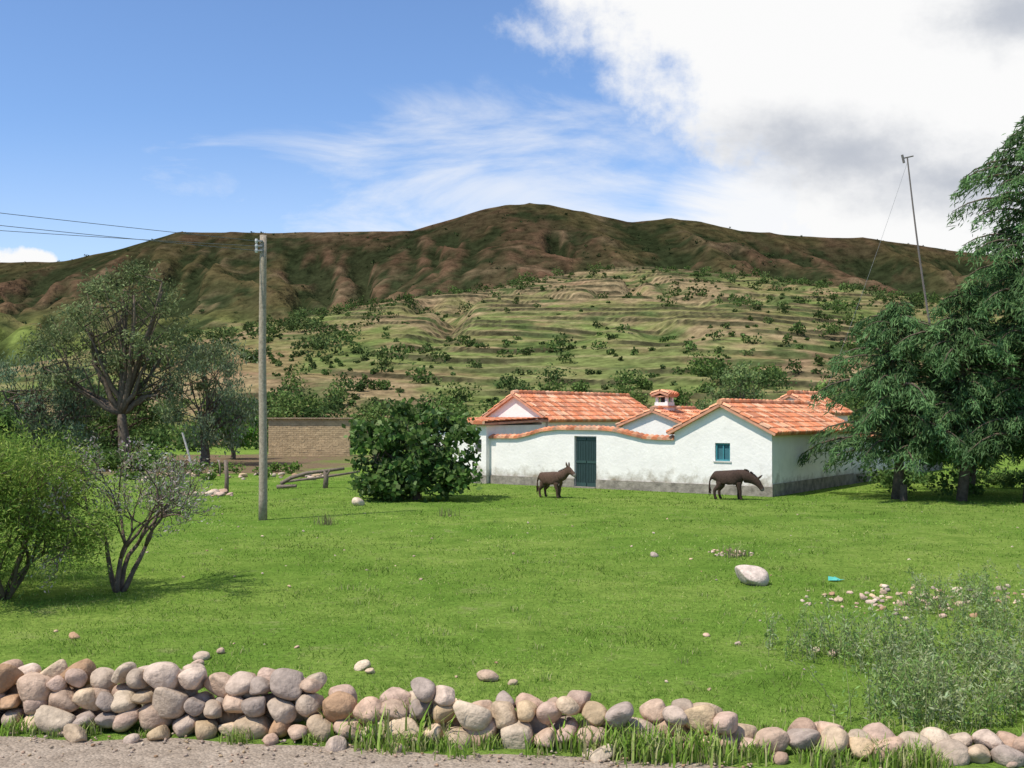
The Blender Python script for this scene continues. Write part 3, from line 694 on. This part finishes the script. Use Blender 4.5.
for i in range(2):
    a = 7.41+i*.508; box(b, ML, (a, .14, .05), (a+.50, .18, 2.06), DG)
    for z0, z1 in ((.05, .2), (1.0, 1.1), (1.93, 2.06)): box(b, ML, (a+.02, .115, z0), (a+.48, .1395, z1), (.03, .065, .055))
    for k in range(4):
        for z0, z1 in ((.205, .995), (1.105, 1.925)): box(b, ML, (a+.06+k*.115, .128, z0), (a+.075+k*.115, .1395, z1), (.012, .03, .026))
b.obj('gate', M_paint, e)
b = B(); box(b, ML, (7.395, -.12, 0), (8.435, .135, .045), GREY); b.obj('threshold', M_plinth, e)
e = empty('courtyard_wall'); b = B()
wall(b, [9.0, 24], lambda s: 1.95, 0, .3, axis='s'); b.obj('wall_body', M_plaster, e)
b = B(); plinth_strip(b, -.03, -.0005, 9, 24, .4); b.obj('plinth', M_plinth, e)
b = B(); coping(b, 9.2, 24, lambda s: 1.95, .15, axis='s'); b.obj('tile_coping', M_tile, e)
e = empty('white_house'); b = B(); g3 = lambda t: 3.05+.8*(1-abs(t-3.7)/1.5)
wall(b, [2.2, 3.7, 5.2], g3, 11.4, 11.7); wall(b, [2.2, 3.7, 5.2], g3, 14.7, 15)
box(b, ML, (2.2, 11.7, 0), (2.5, 14.7, 3.03), WHITE); box(b, ML, (4.9, 11.7, 0), (5.2, 14.7, 3.03), WHITE); b.obj('walls', M_plaster, e)
b = B(); gable_roof(b, 2.2, 5.2, 11.4, 15, 3.05, 3.85); b.obj('roof', M_tile, e)
tk, sk = LOC((6.9, 47.5))
e = empty('white_house'); b = B(); g4 = lambda t: 2.5+.6*(1-abs(t-tk)/1.6)
wall(b, [tk-1.6, tk, tk+1.6], g4, sk-1, sk-.7); wall(b, [tk-1.6, tk, tk+1.6], g4, sk+2.7, sk+3)
box(b, ML, (tk-1.6, sk-.7, 0), (tk-1.3, sk+2.7, 2.48), WHITE); box(b, ML, (tk+1.3, sk-.7, 0), (tk+1.6, sk+2.7, 2.48), WHITE); b.obj('walls', M_plaster, e)
b = B(); gable_roof(b, tk-1.6, tk+1.6, sk-1, sk+3, 2.5, 3.1); b.obj('roof', M_tile, e)
b = B(); box(b, ML, (tk-.33, sk-.33, 2.7), (tk+.33, sk+.33, 3.52), WHITE)
for a in (-.30, .18):
    for c in (-.30, .18): box(b, ML, (tk+a, sk+c, 3.521), (tk+a+.12, sk+c+.12, 3.759), WHITE)
box(b, ML, (tk-.40, sk-.40, 3.30), (tk+.40, sk+.40, 3.37), (.6, .3, .18)); box(b, ML, (tk-.12, sk-.12, 3.521), (tk+.12, sk+.12, 3.759), (.05, .04, .04))
box(b, ML, (tk-.42, sk-.42, 3.76), (tk+.42, sk+.42, 3.82), (.6, .3, .18)); b.obj('chimney', M_plaster, e)
b = B()
for sg in (1, -1): tile_sheet(b, ML(np.array([tk, sk-.48, 3.98])), dv, .96, unit(fv*sg*.45+np.array([0, 0, -.15])), .5)
b.obj('chimney_cap', M_tile, e)

b = B(); rows = 18
for r in range(rows):
    z0 = r*.148; x = -17.4-(.2 if r % 2 else 0)
    while x < -11.6:
        w = .4; x0 = max(x, -17.4); x1 = min(x+w-.015, -11.6)
        if x1-x0 > .05: box(b, ID, (x0, 75+rng.uniform(-.01, .01), z0), (x1, 75.4, z0+.135), np.array((.50, .365, .21))*rng.uniform(.86, 1.1))
        x += w
box(b, ID, (-17.38, 75.02, 0), (-11.62, 75.37, 2.66), (.42, .30, .175))
e = empty('adobe_wall'); b.obj('bricks', M_adobe, e)
b = B(); box(b, ID, (-17.6, 74.8, 2.68), (-11.4, 75.6, 2.76), (.36, .26, .17)); b.obj('capping', M_adobe, e)

# ---------------------------------------------------------------- utility pole and wires
e = empty('utility_pole'); b = B()
z = np.linspace(-.1, 8.0, 12); P = np.stack([-7.0+.012*np.sin(z), 29.5+0*z, z], -1)
tube(b, P, np.linspace(.125, .095, 12), (.33, .27, .20), 12); b.obj('pole', M_wood, e, smooth=True)
b = B()
W0 = [(-7.13, 29.40, 7.82), (-7.13, 29.40, 7.55), (-7.13, 29.40, 7.68)]
for p in W0:
    box(b, ID, (-7.16, 29.35, p[2]-.02), (-6.98, 29.42, p[2]+.02), (.2, .2, .2)); tube(b, [(p[0]-.02, p[1]-.02, p[2]-.06), (p[0]-.02, p[1]-.02, p[2]), (p[0]-.02, p[1]-.02, p[2]+.06)], [.035, .05, .035], (.5, .48, .45), 8)
b.obj('insulators', M_metal, e)
b = B()
ends = [(-34, 4.0, 8.2), (-34, 4.0, 7.8), (-34, 14, 8.0)]
for p, q in zip(W0, ends):
    t = np.linspace(0, 1, 30)[:, None]; P = np.array(p)*(1-t)+np.array(q)*t; P[:, 2] -= (4*.3*t*(1-t))[:, 0]; tube(b, P, .008, (.12, .12, .12), 5)
b.obj('wires', M_metal, e)
e = empty('utility_pole'); b = B(); tube(b, [(-34, 4, -.1), (-34, 4, 4), (-34, 4, 8.4)], [.13, .11, .09], (.3, .25, .19), 12); tube(b, [(-34, 14, -.1), (-34, 14, 8.2)], [.13, .09], (.3, .25, .19), 12); b.obj('pole', M_wood, e)
e = empty('antenna_mast'); b = B()
t = np.linspace(0, 1, 14); P = np.stack([19.3-2.35*t-.25*np.sin(t*3.1), 45+0*t, 14*t], -1); tube(b, P, np.linspace(.06, .03, 14), (.16, .13, .11), 7)
tube(b, [(16.75, 45, 13.95), (17.2, 45, 14.05)], .03, (.15, .13, .11), 6); tube(b, [(16.8, 45, 13.75), (16.72, 45, 14.1)], .05, (.15, .13, .11), 6)
b.obj('mast', M_metal, e); b = B()
t = np.linspace(0, 1, 12)[:, None]; P = np.array([16.95, 45, 13.8])*(1-t)+np.array([13.6, 45.5, 4.0])*t; P[:, 2] -= (2*t*(1-t))[:, 0]*.4; tube(b, P, .006, (.2, .2, .2), 4); b.obj('guy_wire', M_metal, e)

b = B(); WC = (.19, .145, .11)
tube(b, [(-10.8, 39.7, -.1), (-10.78, 39.7, .6), (-10.83, 39.7, 1.25)], [.09, .08, .07], WC, 8)
tube(b, [(-7.55, 42.4, -.1), (-7.5, 42.4, .45), (-7.6, 42.4, .75)], [.11, .1, .08], WC, 8)
tube(b, [(-7.55, 42.4, .4), (-7.35, 42.4, .75)], [.06, .05], WC, 7)
tube(b, [(-9.3, 42.2, .18), (-8.9, 42.25, .42), (-8.3, 42.3, .6), (-7.5, 42.4, .70), (-6.8, 42.6, .78)], [.08, .08, .075, .07, .06], WC, 8)
tube(b, [(-9.4, 42.0, .08), (-8.6, 41.9, .12)], [.08, .06], WC, 7)
for (x, y, h) in [(-13.5, 43, .8), (-15.5, 45.5, .9), (-17.5, 47.5, .8), (-14.2, 51, .7), (-11.5, 48, .7)]:
    tube(b, [(x, y, -.1), (x+.03, y, h*.5), (x-.03, y, h)], [.05, .045, .04], WC, 7)
tube(b, [(-9.8, 44.5, .1), (-8, 45, .3), (-6.6, 45.5, .5)], [.06, .06, .05], WC, 6)
b.obj('wooden_fence', M_wood, smooth=True)
b = B(); tube(b, [(-17.3, 57, -.1), (-17.6, 57, 1.0), (-17.9, 57, 2.0)], [.07, .06, .05], (.5, .46, .4), 7); b.obj('fence_post', M_wood)
b = B()
tube(b, [(13.5, 36.2, -.05), (13.5, 36.2, .55)], [.13, .12], (.10, .08, .06), 9); b.obj('tree_stump', M_bark)
b = B(); P = np.array([(5.6, 18.6, .02), (5.75, 18.55, .03), (5.8, 18.7, .05), (5.63, 18.7, .08), (5.7, 18.62, .0), (5.9, 18.6, .04), (5.86, 18.72, .02), (5.75, 18.75, .07)]); b.add(P, [(0, 1, 2, 3), (4, 5, 6, 7)], (.08, .42, .33)); b.obj('plastic_scrap', M_paint)
# ---------------------------------------------------------------- donkeys
def donkey(loc, az, sc, head, col, muz, step=0.0):
    e = empty('donkey'); e.location = (*loc, 0); e.rotation_euler = (0, 0, az); e.scale = (sc, sc, sc)
    V = []; E = []; R = []
    def v(p, r, par=None):
        V.append(p); R.append(r if isinstance(r, tuple) else (r, r)); i = len(V)-1
        if par is not None: E.append((par, i))
        return i
    pel = v((-.40, 0, .86), (.28, .31)); rump = v((-.60, 0, .84), (.21, .25), pel)
    bel = v((-.12, 0, .78), (.34, .36), pel); ch = v((.18, 0, .80), (.31, .36), bel); wi = v((.38, 0, .88), (.25, .30), ch)
    prev = wi
    for p, r in head['neck']: prev = v(p, r, prev)
    poll = prev
    for p, r in head['face']: prev = v(p, r, prev)
    for s in (-1, 1):
        a = v((head['ear'][0][0], s*.06, head['ear'][0][1]), .036, poll); v((head['ear'][1][0], s*.09, head['ear'][1][1]), .045, a)
        v((head['ear'][2][0], s*.10, head['ear'][2][1]), .014, len(V)-1)
    t = v((-.76, 0, .80), .05, rump); t = v((-.81, 0, .66), .03, t); t = v((-.82, .01, .48), .036, t); v((-.81, .02, .30), .02, t)
    for s in (-1, 1):
        o = step*s
        a = v((-.46, s*.13, .70), .18, pel); a = v((-.38+o*.5, s*.14, .53), .13, a); a = v((-.56+o, s*.13, .35), .065, a); a = v((-.54+o, s*.13, .13), .048, a); a = v((-.50+o, s*.13, .06), .052, a); v((-.48+o, s*.13, .025), .06, a)
        o = -step*s*.8
        a = v((.26, s*.13, .68), .155, ch); a = v((.24+o*.3, s*.14, .50), .095, a); a = v((.27+o*.7, s*.13, .32), .06, a); a = v((.26+o, s*.13, .12), .045, a); a = v((.29+o, s*.13, .06), .052, a); v((.31+o, s*.13, .025), .058, a)
    me = bpy.data.meshes.new('body'); me.from_pydata(V, E, []); o = bpy.data.objects.new('body', me); scene.collection.objects.link(o)
    md = o.modifiers.new('skin', 'SKIN'); md.use_smooth_shade = True; md.branch_smoothing = .4
    for i, r in enumerate(R): me.skin_vertices[0].data[i].radius = r
    for i in range(len(V)): me.skin_vertices[0].data[i].use_root = (i == 0)
    sb = o.modifiers.new('sub', 'SUBSURF'); sb.levels = 2; sb.render_levels = 2
    dg = bpy.context.evaluated_depsgraph_get(); me2 = bpy.data.meshes.new_from_object(o.evaluated_get(dg))
    n = len(me2.vertices); co = np.zeros(n*3); me2.vertices.foreach_get('co', co); co = co.reshape(-1, 3)
    C = np.tile(np.array(col), (n, 1))
    nose = np.array(head['face'][-1][0]); d = np.linalg.norm(co-nose, axis=1); C = mixc(C, np.array(muz), sstep(.15, .07, d))
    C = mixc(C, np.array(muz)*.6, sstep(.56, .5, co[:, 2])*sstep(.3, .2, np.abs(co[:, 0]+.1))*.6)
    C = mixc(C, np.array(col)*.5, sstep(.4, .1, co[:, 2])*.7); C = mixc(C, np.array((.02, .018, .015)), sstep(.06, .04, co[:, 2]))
    a = me2.color_attributes.new('Col', 'FLOAT_COLOR', 'POINT'); a.data.foreach_set('color', np.concatenate([C, np.ones((n, 1))], 1).ravel().astype(np.float32))
    me2.materials.clear(); me2.materials.append(M_hide); bpy.data.objects.remove(o)
    o = bpy.data.objects.new('body', me2); scene.collection.objects.link(o); o.parent = e
    me2.polygons.foreach_set('use_smooth', np.ones(len(me2.polygons), bool))
    bb = B(); f0 = np.array(head['face'][0][0])
    for s in (-1, 1): V_, F_ = QS4; bb.add(V_*.018+f0+np.array([.02, s*.085, .03]), F_, (.01, .01, .01))
    bb.obj('eyes', M_paint, e, smooth=True)
    bb = B(); nk = [np.array(V[wi])]+[np.array(p) for p, r in head['neck']]; rr = [R[wi][1]*.8]+[(r if not isinstance(r, tuple) else r[1])*.9 for p, r in head['neck']]
    for i in range(len(nk)-1):
        m = 90; t = rng.uniform(0, 1, (m, 1)); dd = unit(nk[i+1]-nk[i]); up = np.array([-dd[2], 0, dd[0]])
        Q = nk[i]*(1-t)+nk[i+1]*t+up*((rr[i]*(1-t)+rr[i+1]*t)*.95+.01)+rng.normal(0, .008, (m, 3)); leaves(bb, Q, .09, np.array(col)*.4, .25, dirs=up, djit=.3)
    m = 120; Q = np.array([-.81, .01, .34])+rng.normal(0, 1, (m, 3))*np.array([.022, .022, .07]); leaves(bb, Q, .13, np.array(col)*.4, .15, dirs=np.array([0, 0, -1.]), djit=.15)
    bb.obj('mane_and_tail_hair', M_hide, e)
standing = dict(neck=[((.54, 0, .98), (.18, .23)), ((.68, 0, 1.10), (.13, .17)), ((.79, 0, 1.17), (.105, .13))], face=[((.90, 0, 1.13), (.10, .12)), ((1.02, 0, 1.02), (.08, .095)), ((1.11, 0, .93), (.07, .08))],
                ear=[(.76, 1.30), (.74, 1.41), (.72, 1.51)])
graze = dict(neck=[((.56, 0, .84), (.19, .24)), ((.74, 0, .75), (.135, .175)), ((.88, 0, .67), (.105, .13))], face=[((.98, 0, .58), (.10, .12)), ((1.06, 0, .44), (.08, .095)), ((1.11, 0, .33), (.07, .08))],
             ear=[(.94, .79), (1.00, .86), (1.08, .92)])
donkey((1.46, 37.3), math.radians(-38), .86, standing, (.095, .056, .036), (.28, .24, .2), .05)
donkey((7.65, 36.5), math.radians(-18), .95, graze, (.06, .036, .025), (.16, .14, .12), .07)

# ---------------------------------------------------------------- camera
cam = bpy.data.cameras.new('camera'); co_ = bpy.data.objects.new('camera', cam); scene.collection.objects.link(co_)
co_.location = (0, 0, 2.95); co_.rotation_euler = (math.radians(90), 0, 0)
cam.sensor_width = 36; cam.lens = 1050/1024*36; cam.shift_y = 31/1024; cam.clip_end = 8000; scene.camera = co_

# ---------------------------------------------------------------- light
S = Vector((-.8*math.cos(math.radians(58)), -.6*math.cos(math.radians(58)), math.sin(math.radians(58))))
sun = bpy.data.lights.new('sun', 'SUN'); sun.energy = 5.0; sun.angle = math.radians(.53); sun.color = (1, .95, .87)
so = bpy.data.objects.new('sun', sun); scene.collection.objects.link(so); so.rotation_euler = (-S).to_track_quat('-Z', 'Y').to_euler()

# ---------------------------------------------------------------- world
w = bpy.data.worlds.new('World'); scene.world = w; w.use_nodes = True; nt = w.node_tree; N = nt.nodes; L = nt.links
for n in list(N): N.remove(n)
out = N.new('ShaderNodeOutputWorld'); sky = N.new('ShaderNodeTexSky'); sky.sky_type = 'NISHITA'; sky.sun_disc = False
sky.sun_elevation = math.radians(58); sky.sun_rotation = math.radians(233.1); sky.altitude = 800; sky.air_density = 1.0; sky.dust_density = .5; sky.ozone_density = 2.0
bg = N.new('ShaderNodeBackground'); bg.inputs['Strength'].default_value = .15
tint = N.new('ShaderNodeMixRGB'); tint.blend_type = 'MULTIPLY'; tint.inputs[0].default_value = 1; tint.inputs[2].default_value = (.95, 1.08, 1.25, 1)
L.new(sky.outputs[0], tint.inputs[1]); L.new(tint.outputs[0], bg.inputs[0])
tc = N.new('ShaderNodeTexCoord'); sep = N.new('ShaderNodeSeparateXYZ'); L.new(tc.outputs['Generated'], sep.inputs[0])
def M(op, a, b_=None, c=None, clamp=False):
    x = N.new('ShaderNodeMath'); x.operation = op; x.use_clamp = clamp
    for i, v in enumerate((a, b_, c)):
        if v is None: continue
        if isinstance(v, (int, float)): x.inputs[i].default_value = v
        else: L.new(v, x.inputs[i])
    return x.outputs[0]
def MR(v, a, b_, c=0., d=1.):
    r = N.new('ShaderNodeMapRange'); r.interpolation_type = 'SMOOTHSTEP'
    r.inputs['From Min'].default_value = a; r.inputs['From Max'].default_value = b_; r.inputs['To Min'].default_value = c; r.inputs['To Max'].default_value = d
    L.new(v, r.inputs['Value']); return r.outputs['Result']
yc = M('MAXIMUM', sep.outputs['Y'], .15); u = M('DIVIDE', sep.outputs['X'], yc); v = M('DIVIDE', sep.outputs['Z'], yc)
cx = N.new('ShaderNodeCombineXYZ'); L.new(u, cx.inputs[0]); L.new(v, cx.inputs[1])
def NZ(scale, detail, rough, off=(0, 0, 0), sc=(1, 1, 1), rot=0, dist=0):
    mp = N.new('ShaderNodeMapping'); mp.inputs['Location'].default_value = off; mp.inputs['Scale'].default_value = sc; mp.inputs['Rotation'].default_value = (0, 0, rot)
    L.new(cx.outputs[0], mp.inputs['Vector']); n = N.new('ShaderNodeTexNoise'); n.inputs['Scale'].default_value = scale; n.inputs['Detail'].default_value = detail; n.inputs['Roughness'].default_value = rough
    n.inputs['Distortion'].default_value = dist; L.new(mp.outputs[0], n.inputs['Vector']); return n.outputs['Fac']
def blob(u0, v0, ru, rv):
    a = M('DIVIDE', M('SUBTRACT', u, u0), ru); c = M('DIVIDE', M('SUBTRACT', v, v0), rv)
    return M('SUBTRACT', 1.0, M('SQRT', M('ADD', M('MULTIPLY', a, a), M('MULTIPLY', c, c))))
sd = M('ADD', M('MULTIPLY', M('SUBTRACT', u, .06), .82), M('MULTIPLY', M('SUBTRACT', v, .375), .55))
n1 = NZ(5.5, 8, .62, (3.1, 1.7, 0)); n2 = NZ(4.2, 6, .62, (7.7, 4.4, 0), (1, 1.6, 1))
dens = M('ADD', M('MULTIPLY', sd, 4.0), M('MULTIPLY', M('SUBTRACT', n1, .5), 1.9))
front = MR(sep.outputs['Y'], .15, .3)
cum = M('MULTIPLY', MR(dens, -.10, .30), front)
n3 = NZ(14, 6, .62, (1, 5, 0))
small = MR(M('ADD', blob(-.465, .145, .05, .018), M('MULTIPLY', M('SUBTRACT', n3, .5), 2.2)), .15, .55)
w1 = MR(M('ADD', blob(.03, .36, .05, .035), M('MULTIPLY', M('SUBTRACT', n3, .5), 3.5)), .2, 1.3, 0, .7)
cum = M('MAXIMUM', cum, M('MULTIPLY', M('MAXIMUM', small, w1), front))
n4 = NZ(4.6, 7, .62, (2.4, 9, 0), (1, 3.0, 1), .15, .5)
cir = MR(M('ADD', M('MULTIPLY', blob(.0, .215, .34, .10), .75), M('MULTIPLY', M('SUBTRACT', n4, .5), 1.7)), .05, .75, 0, .7)
cir2 = MR(M('ADD', M('MULTIPLY', blob(.32, .19, .24, .10), 1.0), M('MULTIPLY', M('SUBTRACT', n4, .5), 1.3)), -.05, .5, 0, .95)
cir = M('MULTIPLY', M('MAXIMUM', cir, cir2), front)
hz = M('MULTIPLY', MR(v, .30, .08, 0, .26), front)
mask = M('MAXIMUM', M('MAXIMUM', cum, cir), hz, clamp=True)
gb = M('MAXIMUM', M('MAXIMUM', blob(.32, .250, .18, .05), blob(.42, .22, .14, .05)), blob(.47, .38, .10, .05))
shade = MR(M('ADD', M('MULTIPLY', gb, .55), M('ADD', M('MULTIPLY', M('SUBTRACT', n2, .5), 1.3), M('MULTIPLY', M('SUBTRACT', n1, .5), 1.0))), -.05, .60, 0, .85)
mx = N.new('ShaderNodeMixRGB'); mx.inputs[1].default_value = (1.0, 1.0, 1.0, 1); mx.inputs[2].default_value = (.47, .51, .59, 1); L.new(shade, mx.inputs[0])
bg2 = N.new('ShaderNodeBackground'); bg2.inputs['Strength'].default_value = .97; L.new(mx.outputs[0], bg2.inputs[0])
ms = N.new('ShaderNodeMixShader'); L.new(mask, ms.inputs[0]); L.new(bg.outputs[0], ms.inputs[1]); L.new(bg2.outputs[0], ms.inputs[2]); L.new(ms.outputs[0], out.inputs[0])
